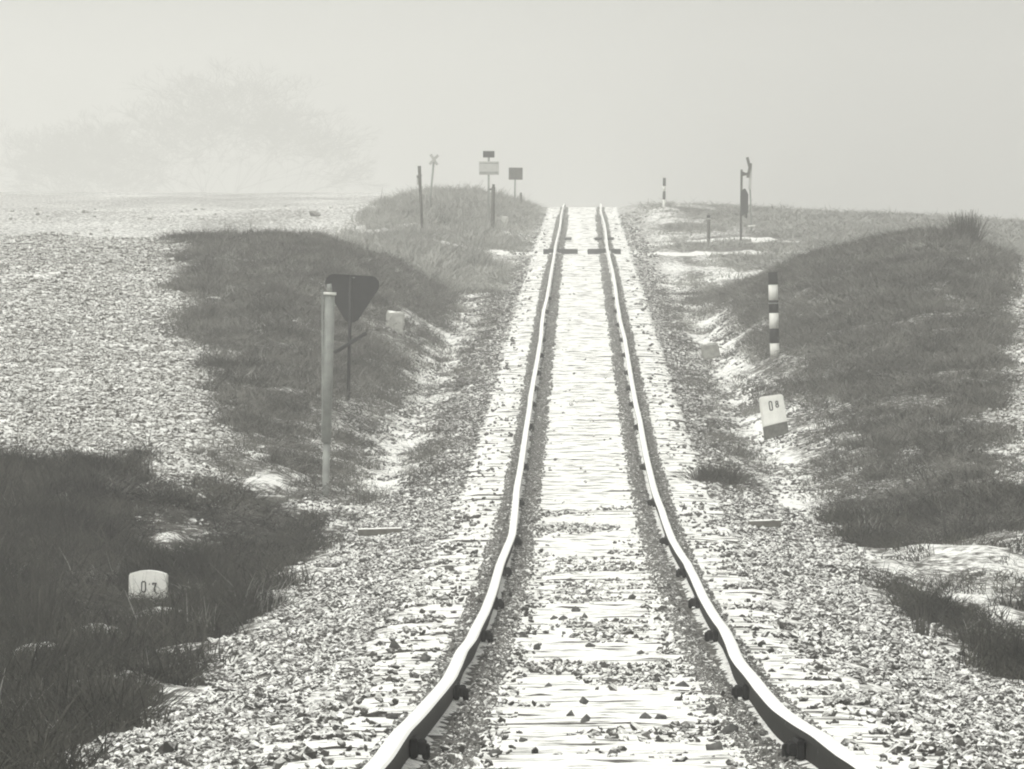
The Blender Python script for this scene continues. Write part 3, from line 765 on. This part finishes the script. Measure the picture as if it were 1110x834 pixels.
# ------------------------------------------------------------------ things beside the line
def slab_outline(w, h, arch, n=9):
    pts = [(-w / 2, -.3), (w / 2, -.3)]
    for i in range(n):
        t = i / (n - 1); x = w / 2 - w * t
        pts.append((x, h - arch * (2 * t - 1) ** 2))
    return pts
ZERO = [(math.cos(a) * .5, math.sin(a)) for a in [2 * math.pi * q / 14 for q in range(15)]]
def digit(kind, cx_, cz_, w, h):
    if kind == '0':
        pts = [(-.5, .75), (-.28, 1), (.28, 1), (.5, .75), (.5, -.75), (.28, -1), (-.28, -1), (-.5, -.75), (-.5, .75)]; L_ = [pts]
    elif kind == '7': L_ = [[(-.5, .7), (-.5, 1), (.5, 1), (.05, -.2), (0, -1)]]
    elif kind == '8': L_ = [[(x * .9, .5 + .48 * z_) for x, z_ in ZERO], [(x * 1.05, -.5 + .5 * z_) for x, z_ in ZERO]]
    return [[(cx_ + x * w, cz_ + z_ * h / 2) for x, z_ in l] for l in L_]
# hectometre stone 0 7
d7 = stand(160.5, 652, 71.4); x7 = at(160.5, d7); z7 = CZ + (HY - 652) / F * d7
t = thing('distance_stone', 'arched white distance stone numbered 0 7 in dark grass', 'distance marker', (x7, d7, z7), (0, R(1.0), R(-4)))
prism('stone_slab', slab_outline(.35, .285, .035), -.07, .07, M_stonew, t, bev=.008)
strokes('numeral', digit('0', -.037, .135, .036, .095), .011, -.0745, -.06, M_ink, t)
strokes('numeral', digit('7', .062, .13, .030, .078), .012, -.0745, -.06, M_ink, t)
strokes('mark', [[(.018, .165), (.014, .155)]], .007, -.0745, -.06, M_ink, t)
strokes('crack', [[(-.165, .008), (-.10, .045), (-.05, .088)]], .0045, -.0735, -.06, M_stonebase, t)
# hectometre stone 0 8
d8 = stand(842, 474, 110.0); x8 = at(842, d8)
z8 = CZ + (HY - 474) / F * d8
t = thing('distance_stone', 'leaning white distance stone numbered 0 8 with dark foot', 'distance marker', (x8, d8, z8), (R(-3), R(-8), R(10)))
prism('stone_slab', [(-.165, .165), (.165, .195), (.16, .565), (.13, .582), (-.13, .582), (-.16, .565)], -.08, .08, M_stonew, t, bev=.01)
prism('stone_foot', [(-.163, -.25), (.163, -.25), (.163, .193), (-.163, .163)], -.078, .078, M_stonebase, t, bev=.006)
strokes('numeral', digit('0', -.035, .44, .038, .12), .014, -.0845, -.07, M_ink, t)
strokes('numeral', digit('8', .055, .45, .034, .085), .014, -.0845, -.07, M_ink, t)
# blank stones
def block(name, label, px_, py_, d_, w, h, m, cat, rot=(0, 0, 0)):
    d_ = stand(px_, py_, d_, 10)
    z_ = CZ + (HY - py_) / F * d_
    bm = bmesh.new(); box_bm(bm, 0, 0, h / 2 - .1, w, w * .7, h + .2, bev=.03)
    for v in bm.verts: v.co += Vector((random.uniform(-1, 1), random.uniform(-1, 1), random.uniform(-1, 1))) * .012
    o = link(name, bmesh_to(name, bm), m, loc=(at(px_, d_), d_, z_), rot=rot); return tag(o, label, cat)
block('marker_stone', 'squat white boundary stone half up the left grassy bank', 427, 357, 143, .32, .32, M_pale, 'stone', (0, R(6), R(8)))
block('marker_stone', 'small pale stone block at the foot of the far left mound', 547, 246, 248, .24, .34, M_pale, 'stone')
block('stone_block', 'snow capped low stone in the right ditch below the bank', 769, 376, 134, .28, .06, M_conc, 'stone', (0, R(-12), R(15)))
block('snowy_boulder', 'snow covered boulder at the foot of the leaning right hand signals', 809, 263, 238, .3, .12, M_conc, 'stone')
block('concrete_slab', 'flat broken concrete slab under snow near the grey pole', 290, 543, 93, .4, .07, M_conc, 'slab', (0, R(2), R(-12)))
for px_, L_, lab in ((412, .46, 'snow topped plank lying on the ballast left of the track'), (829, .33, 'short snowy plank lying on the ballast right of the track')):
    d_ = 81.0; g_ = G(at(px_, d_), d_)
    o = box('wooden_plank', (0, 0, 0), (L_, .16, .075), M_timber, bev=.008); o.location = (at(px_, d_), d_, g_ + .085); o.rotation_euler = (0, R(-1.5), R(3)); tag(o, lab, 'plank')

# black and white banded post on the right bank
def banded(px_, ptop, pbot, d_, w, bands, label, lean=0):
    d_ = stand(px_, pbot, d_) if d_ < 200 else d_
    z_ = CZ + (HY - pbot) / F * d_; h = (pbot - ptop) / F * d_
    t = thing('banded_post', label, 'post', (at(px_, d_), d_, z_), (0, R(lean), 0))
    n = len(bands); zc = 0; tot = sum(b_[1] for b_ in bands)
    tube('post_core', [(0, 0, -.35), (0, 0, h * .995)], w * .44, M_paintw, t, 12)
    for col_, fr in bands:
        hh = h * fr / tot
        tube('white_band' if col_ == 'w' else 'black_band', [(0, 0, zc + .001), (0, 0, zc + hh - .001)], w / 2 if col_ == 'w' else w / 2 + .004, M_paintw if col_ == 'w' else M_paintb, t, 14); zc += hh
    return t
t = banded(840, 295, 388, 131, .155, [('w', 15), ('b', 15), ('w', 16), ('b', 13), ('w', 16), ('b', 13)], 'black and white banded post standing on the right grassy bank', -1.5)
tube('collar', [(0, 0, .895), (0, 0, .915)], .09, M_galv, t, 14)
banded(719.5, 193, 230, 290, .10, [('w', 14), ('b', 9), ('w', 6), ('b', 9)], 'thin banded post on the far right rise against the fog', 1)
t = thing('short_post', 'short dark post standing below the far right rise', 'post', (at(768, 240), 240, CZ + (HY - 263) / F * 240))
tube('post_shaft', [(0, 0, -.3), (0, 0, .70)], .055, M_dead, t); tube('reflector_band', [(0, 0, .70), (0, 0, .75)], .056, M_board, t); tube('post_cap', [(0, 0, .75), (0, 0, .84)], .06, M_steel, t)

# grey two part pole on the left
dp = stand(352, 537, 96.0); zb = CZ + (HY - 537) / F * dp; sx = dp / F
t = thing('grey_pole', 'grey metal pole with thick upper sleeve in front of triangular sign', 'pole', (at(352, dp), dp, zb), (0, 0, 0))
tube('lower_pipe', [(0, 0, -.4), (2 * sx, 0, 57 * sx)], .042, M_galv, t, 12)
tube('upper_sleeve', [(1.6 * sx, 0, 57 * sx), (5.5 * sx, 0, 217 * sx)], .060, M_galv, t, 14)
tube('sleeve_collar', [(5.5 * sx, 0, 217 * sx), (5.6 * sx, 0, 220 * sx)], .078, M_paintw, t, 14)
tube('neck', [(5.6 * sx, 0, 220 * sx), (4.6 * sx, 0, 229 * sx)], .03, M_galv, t, 10)
prism('angle_strip', [(-.012 , 0), (.012, 0), (.012 , 1.8), (-.012, 1.8)], -.01, .01, M_galv, t).location = (-2.5 * sx, -.02, 60 * sx)

# give way sign seen from behind
dg = stand(377.5, 435, 115.0); sg = dg / F; zb = CZ + (HY - 435) * sg
t = thing('triangular_sign', 'dark rounded triangular sign seen from behind on thin post', 'road sign', (at(377.5, dg), dg, zb), (0, R(.6), 0))
tri = [(-27, 137), (32, 134), (2, 84)]
def rounded(poly, r_, n=7):
    out_ = []
    m_ = len(poly)
    for i in range(m_):
        p = Vector(poly[i]); a = (Vector(poly[i - 1]) - p).normalized(); b = (Vector(poly[(i + 1) % m_]) - p).normalized()
        ang = a.angle(b); bis = (a + b).normalized(); c_ = p + bis * (r_ / math.sin(ang / 2)); l_ = r_ / math.tan(ang / 2)
        p0 = p + a * l_; p1 = p + b * l_
        for q in range(n):
            t_ = q / (n - 1); v_ = (p0.lerp(p1, t_) - c_).normalized() * r_ + c_
            out_.append((v_.x, v_.y))
    return out_
tri = [(x * sg, z_ * sg) for x, z_ in rounded([(-34, 138.5), (40, 135), (2, 76)], 9.5)]
prism('sign_plate', tri, .012, .022, M_steel, t)
rim = prism('rim', [(x, z_) for x, z_ in tri], .006, .030, M_steel, t)
bm = bmesh.new(); n = len(tri); c_ = Vector((2 * sg, 118 * sg))
vs = []
for (yy_, sc_) in ((.004, 1.0), (.004, .955), (.012, .955), (.03, 1.0)):
    vs.append([bm.verts.new((c_.x + (x - c_.x) * sc_, yy_, c_.y + (z_ - c_.y) * sc_)) for x, z_ in tri])
for a, b in ((0, 1), (1, 2), (3, 0)):
    for i in range(n): bm.faces.new((vs[a][i], vs[a][(i + 1) % n], vs[b][(i + 1) % n], vs[b][i]))
rim.data = bmesh_to('rim', bm); rim.data.materials.append(M_steel)
tube('sign_post', [(-.5 * sg, 0, -.35), (1.5 * sg, 0, 136 * sg)], .026, M_steel, t)
tube('crossbar', [(-16 * sg, -.03, 52 * sg), (19 * sg, -.03, 74 * sg)], .028, M_steel, t, 8)
box('rivet', (4 * sg, .0, 134 * sg), (.05, .014, .014), M_galv, t)

# far left group
def polething(name, label, cat, px_, pbot, d_, lean=0):
    return thing(name, label, cat, (at(px_, d_), d_, CZ + (HY - pbot) / F * d_), (0, R(lean), 0)), d_ / F
t, q = polething('leaning_pole', 'thin weathered pole leaning left beside the far left mound', 'pole', 459, 269, 235, -3.2)
tube('pole_shaft', [(0, 0, -.4), (0, 0, 50 * q), (.5 * q, 0, 89 * q)], [.045, .045, .05], M_dead, t)
tube('insulator', [(-2.5 * q, 0, 77 * q), (2.5 * q, 0, 79 * q)], .03, M_dead, t); box('side_board', (-2.2 * q, .02, 74 * q), (.05, .03, .3), M_board, t)
box('side_board', (-2.5 * q, .02, 61 * q), (.04, .03, .22), M_board, t)
t, q = polething('crossing_sign', 'pale saltire crossing sign on a thin post leaning right', 'railway sign', 463.5, 245, 262, 5.5)
tube('sign_post', [(0, 0, -.5), (0, 0, 75 * q)], .034, M_galv, t)
for a in (-1, 1):
    box('cross_arm', (0, -.045 - .014 * a, 72 * q), (.09, .02, .42), M_board, t, mtx=Matrix.Rotation(R(38 * a), 4, 'Y'))
t, q = polething('double_board_sign', 'tall signpost with small dark board above a wide pale board', 'railway sign', 529.5, 248, 250, .2)
tube('sign_post', [(0, 0, -.5), (0, 0, 82 * q)], .032, M_galv, t)
box('top_board', (0, -.05, 80.5 * q), (12.4 * q, .02, 7 * q), M_steel, t, bev=.006)
box('wide_board', (0.3 * q, -.05, 65.5 * q), (21.5 * q, .02, 14.5 * q), M_board, t, bev=.006)
box('board_stripe', (0.3 * q, -.063, 60.5 * q), (20 * q, .01, 2.2 * q), M_galv, t); box('board_stripe', (0.3 * q, -.063, 70.8 * q), (20 * q, .01, 1.2 * q), M_galv, t)
t, q = polething('timber_post', 'stout dark timber post beside the double board sign', 'post', 534, 247, 245, 1.2)
tube('post_shaft', [(0, 0, -.4), (0, 0, 44 * q)], .06, M_dead, t); tube('post_cap', [(0, 0, 44 * q), (0, 0, 47 * q)], .042, M_dead, t)
box('bracket', (-3 * q, 0, 41.5 * q), (.08, .05, .06), M_dead, t)
t, q = polething('square_board_sign', 'grey square signboard on thin post at the mound end', 'railway sign', 558, 226, 285, .6)
tube('sign_post', [(0, 0, -.5), (0, 0, 43 * q)], .03, M_galv, t)
box('sign_board', (.6 * q, -.05, 37.5 * q), (15 * q, .02, 13 * q), M_dead, t, bev=.006)
t, q = polething('small_post', 'small grey post right of the square signboard', 'post', 564.8, 228, 286, 0)
tube('post_shaft', [(0, 0, -.4), (0, 0, 17 * q)], .042, M_dead, t, 10); tube('post_cap', [(0, 0, 17 * q), (0, 0, 19 * q)], .03, M_dead, t)
# far right pair
t, q = polething('crossing_signal', 'thin crossing signal post with a long dark lamp board', 'signal', 803, 264, 240, .6)
tube('post_shaft', [(0, 0, -.4), (0, 0, 80 * q)], .035, M_dead, t)
prism('lamp_board', rounded([(-.5 * q, 29 * q), (7.5 * q, 33 * q), (7.5 * q, 53 * q), (4 * q, 60 * q), (1 * q, 58 * q), (-.8 * q, 50 * q)], 1.4 * q, 4), -.07, -.03, M_steel, t)
box('lamp_stub', (5.6 * q, -.04, 31 * q), (2 * q, .05, 7 * q), M_steel, t)
box('top_arm', (4.2 * q, -.03, 75 * q), (9.5 * q, .04, 2.6 * q), M_dead, t, mtx=Matrix.Rotation(R(-14), 4, 'Y'))
box('top_arm', (2.5 * q, -.05, 76 * q), (7 * q, .04, 2.4 * q), M_dead, t, mtx=Matrix.Rotation(R(28), 4, 'Y'))
t, q = polething('crossing_sign', 'saltire crossing sign seen edge on behind the lamp board', 'railway sign', 814.5, 247, 255, -2.0)
tube('sign_post', [(0, 0, -.5), (0, 0, 64 * q)], .028, M_galv, t)
for z_, l_, a_, m_ in ((69, 15, -12, M_dead), (55, 27, 4, M_board), (62, 16, 14, M_dead)):
    box('cross_arm', ((.6 if z_ == 55 else -.4) * q, -.05 - .02 * (z_ == 62), z_ * q), (3.0 * q, .03, l_ * q), m_, t, mtx=Matrix.Rotation(R(a_), 4, 'Y'))
box('sign_foot', (0, -.05, 2.0 * q), (8 * q, .2, 1.6 * q), M_stonew, t)
# level crossings
def crossing(label, d_, spans, th, row_c):
    t = thing('crossing_deck', label, 'crossing deck', (0, 0, 0))
    for x0, x1 in spans:
        w = (x1 - x0) * d_ / F; xm = at((x0 + x1) / 2, d_)
        box('deck_panel', (xm, d_, float(zt(d_)) - .035 - th / 2), (w, 1.6, th), M_rubber, t, bev=.01)
    return t
crossing('dark crossing deck between the rails at the nearer farm path', 224, [(589, 600), (604.5, 626), (637, 656.5), (662.5, 672.5)], .16, 276)
crossing('thin dark crossing deck at the farther path near the crest', 243.5, [(612, 619.5), (644.5, 652.5), (658.5, 665)], .08, 245)

# plants one can pick out
def shrub(name, label, px_, d_, w, h, n, m, cat='shrub'):
    g_ = G(at(px_, d_), d_); t = thing(name, label, cat, (at(px_, d_), d_, g_))
    r = np.random.default_rng(int(px_)); v = []; f = []
    for b_ in range(n):
        a = r.uniform(0, 6.28); rr = w * .35 * math.sqrt(r.random()); ex = r.normal(0, w * .28); ey = r.normal(0, w * .28); hh = h * r.uniform(.5, 1.05) * math.exp(-((ex / w) ** 2) * 1.5)
        i0 = len(v); ww = .006
        for tt in (0, .4, .75, 1):
            q_ = 1 - tt * .7
            cx_ = rr * math.cos(a) + ex * tt; cy_ = rr * math.sin(a) + ey * tt; v += [(cx_ - ww * q_, cy_, hh * tt), (cx_ + ww * q_, cy_ + ww * .4, hh * tt)]
        f += [(i0 + 2 * k, i0 + 2 * k + 1, i0 + 2 * k + 3, i0 + 2 * k + 2) for k in range(3)]
    half = len(f) // 2
    link('twigs', pydata('twigs', v, f), m, t)
    tube('stem', [(0, 0, -.1), (0.01, 0, h * .5)], [.02, .008], m, t, 6)
    return t
shrub('low_shrub', 'dark scrubby shrub on the crest of the right bank', 1046, 158, .75, .75, 420, M_weed)
shrub('dry_weed', 'sparse dry weed stalks on top of the left bank', 268, 169, .55, .42, 26, M_weed, 'weed')
shrub('dry_weed', 'tall dry weed stems at the left edge of the foreground', 42, 62, .3, .9, 26, M_weed, 'weed')
shrub('dry_weed', 'dry weed clump at the tip of the right grass strip', 1000, 60, .25, .42, 30, M_weed, 'weed')
shrub('low_shrub', 'dark twiggy bush in the lower left corner grass', 100, 46, .8, .35, 500, M_weed)
shrub('dry_weed', 'dark grass clump beside the track ballast on the right', 775, 92, .8, .25, 420, M_weed, 'weed')
shrub('low_shrub', 'small bush at the foot of the leaning pole', 478, 240, .7, .5, 200, M_weed)

# bare trees in the fog above the left field
def bare_tree(label, px_, d_, top_row, width_px, seed):
    z0 = G(at(px_, d_), d_); Hh = CZ + (HY - top_row) / F * d_ - z0; Wd = width_px / F * d_
    r = random.Random(seed)
    t = thing('bare_tree', label, 'tree', (at(px_, d_), d_, z0))
    segs = []
    def grow(p, dr, ln, rad, lv):
        q_ = p + dr * ln
        segs.append((p, q_, rad, rad * .7, lv))
        if lv >= 9: return
        for _ in range(3 if lv in (1, 2, 6, 7) else 2):
            ax = Vector((r.gauss(0, 1), r.gauss(0, 1), r.gauss(0, .5))).normalized()
            nd = (dr + ax * r.uniform(.45, .95) + Vector((0, 0, .08))).normalized()
            grow(p + dr * ln * r.uniform(.65, 1), nd, ln * r.uniform(.66, .86), rad * .58, lv + 1)
    for k in range(9):
        a = k * .7 + r.random(); grow(Vector((0, 0, Hh * .2)), Vector((math.cos(a) * r.uniform(.2, 1.1), math.sin(a) * r.uniform(.2, 1.1), .8)).normalized(), Hh * .2, Hh * .0018, 1)
    ext = max(max(abs(s_[1].x) for s_ in segs), .1); top = max(s_[1].z for s_ in segs)
    kx = Wd / 2 / ext; kz = Hh / top
    def S(p): return Vector((p.x * kx, p.y * kx, p.z * kz))
    for nm, lo, hi in (('limbs', 1, 3), ('crown', 4, 9)):
        v = []; f = []
        for p, q_, r0, r1, lv in segs:
            if not lo <= lv <= hi: continue
            p = S(p); q_ = S(q_); dr = (q_ - p).normalized(); a = dr.cross(Vector((.3, .9, .2))).normalized(); b = dr.cross(a); i0 = len(v)
            r0 = max(r0, .022); r1 = max(r1, .018)
            for c_, rr in ((p, r0), (q_, r1)):
                for k in range(3): v.append(c_ + (a * math.cos(2.094 * k) + b * math.sin(2.094 * k)) * rr)
            f += [(i0 + k, i0 + (k + 1) % 3, i0 + 3 + (k + 1) % 3, i0 + 3 + k) for k in range(3)]
        link(nm, pydata(nm, v, f), M_bark, t)
    tube('trunk', [(0, 0, -.5), (0, 0, Hh * .1 * kz), (0, 0, Hh * .24 * kz)], [Hh * .02, Hh * .015, Hh * .010], M_bark, t, 9)
bare_tree('broad bare tree looming faintly through the fog above left field', 236, 1180, 60, 470, 4)
bare_tree('smaller bare tree fading in the fog at far left', 90, 1230, 125, 230, 9)

# ------------------------------------------------------------------ the foggy air
haze_me = bpy.data.meshes.new('haze')
bm = bmesh.new(); box_bm(bm, 0, 750, 0, 3400, 1900, 1); 
zlo = float(z.min()) - 1.5; zhi = CZ + 48.0
for v in bm.verts: v.co.z = zhi if v.co.z > 0 else zlo
bmesh.ops.recalc_face_normals(bm, faces=bm.faces); bm.to_mesh(haze_me); bm.free()
hm = bpy.data.materials.new('fog_air'); hm.use_nodes = True
N = hm.node_tree.nodes; N.clear()
ho = N.new('ShaderNodeOutputMaterial'); pv = N.new('ShaderNodeVolumePrincipled')
pv.inputs['Color'].default_value = (.97, .97, .95, 1); pv.inputs['Density'].default_value = HAZE_DENSITY; pv.inputs['Anisotropy'].default_value = 0.0
hm.node_tree.links.new(pv.outputs[0], ho.inputs['Volume'])
hz = link('haze', haze_me, hm); hz['kind'] = 'stuff'; hz['label'] = 'pale fog filling the air over the whole line'
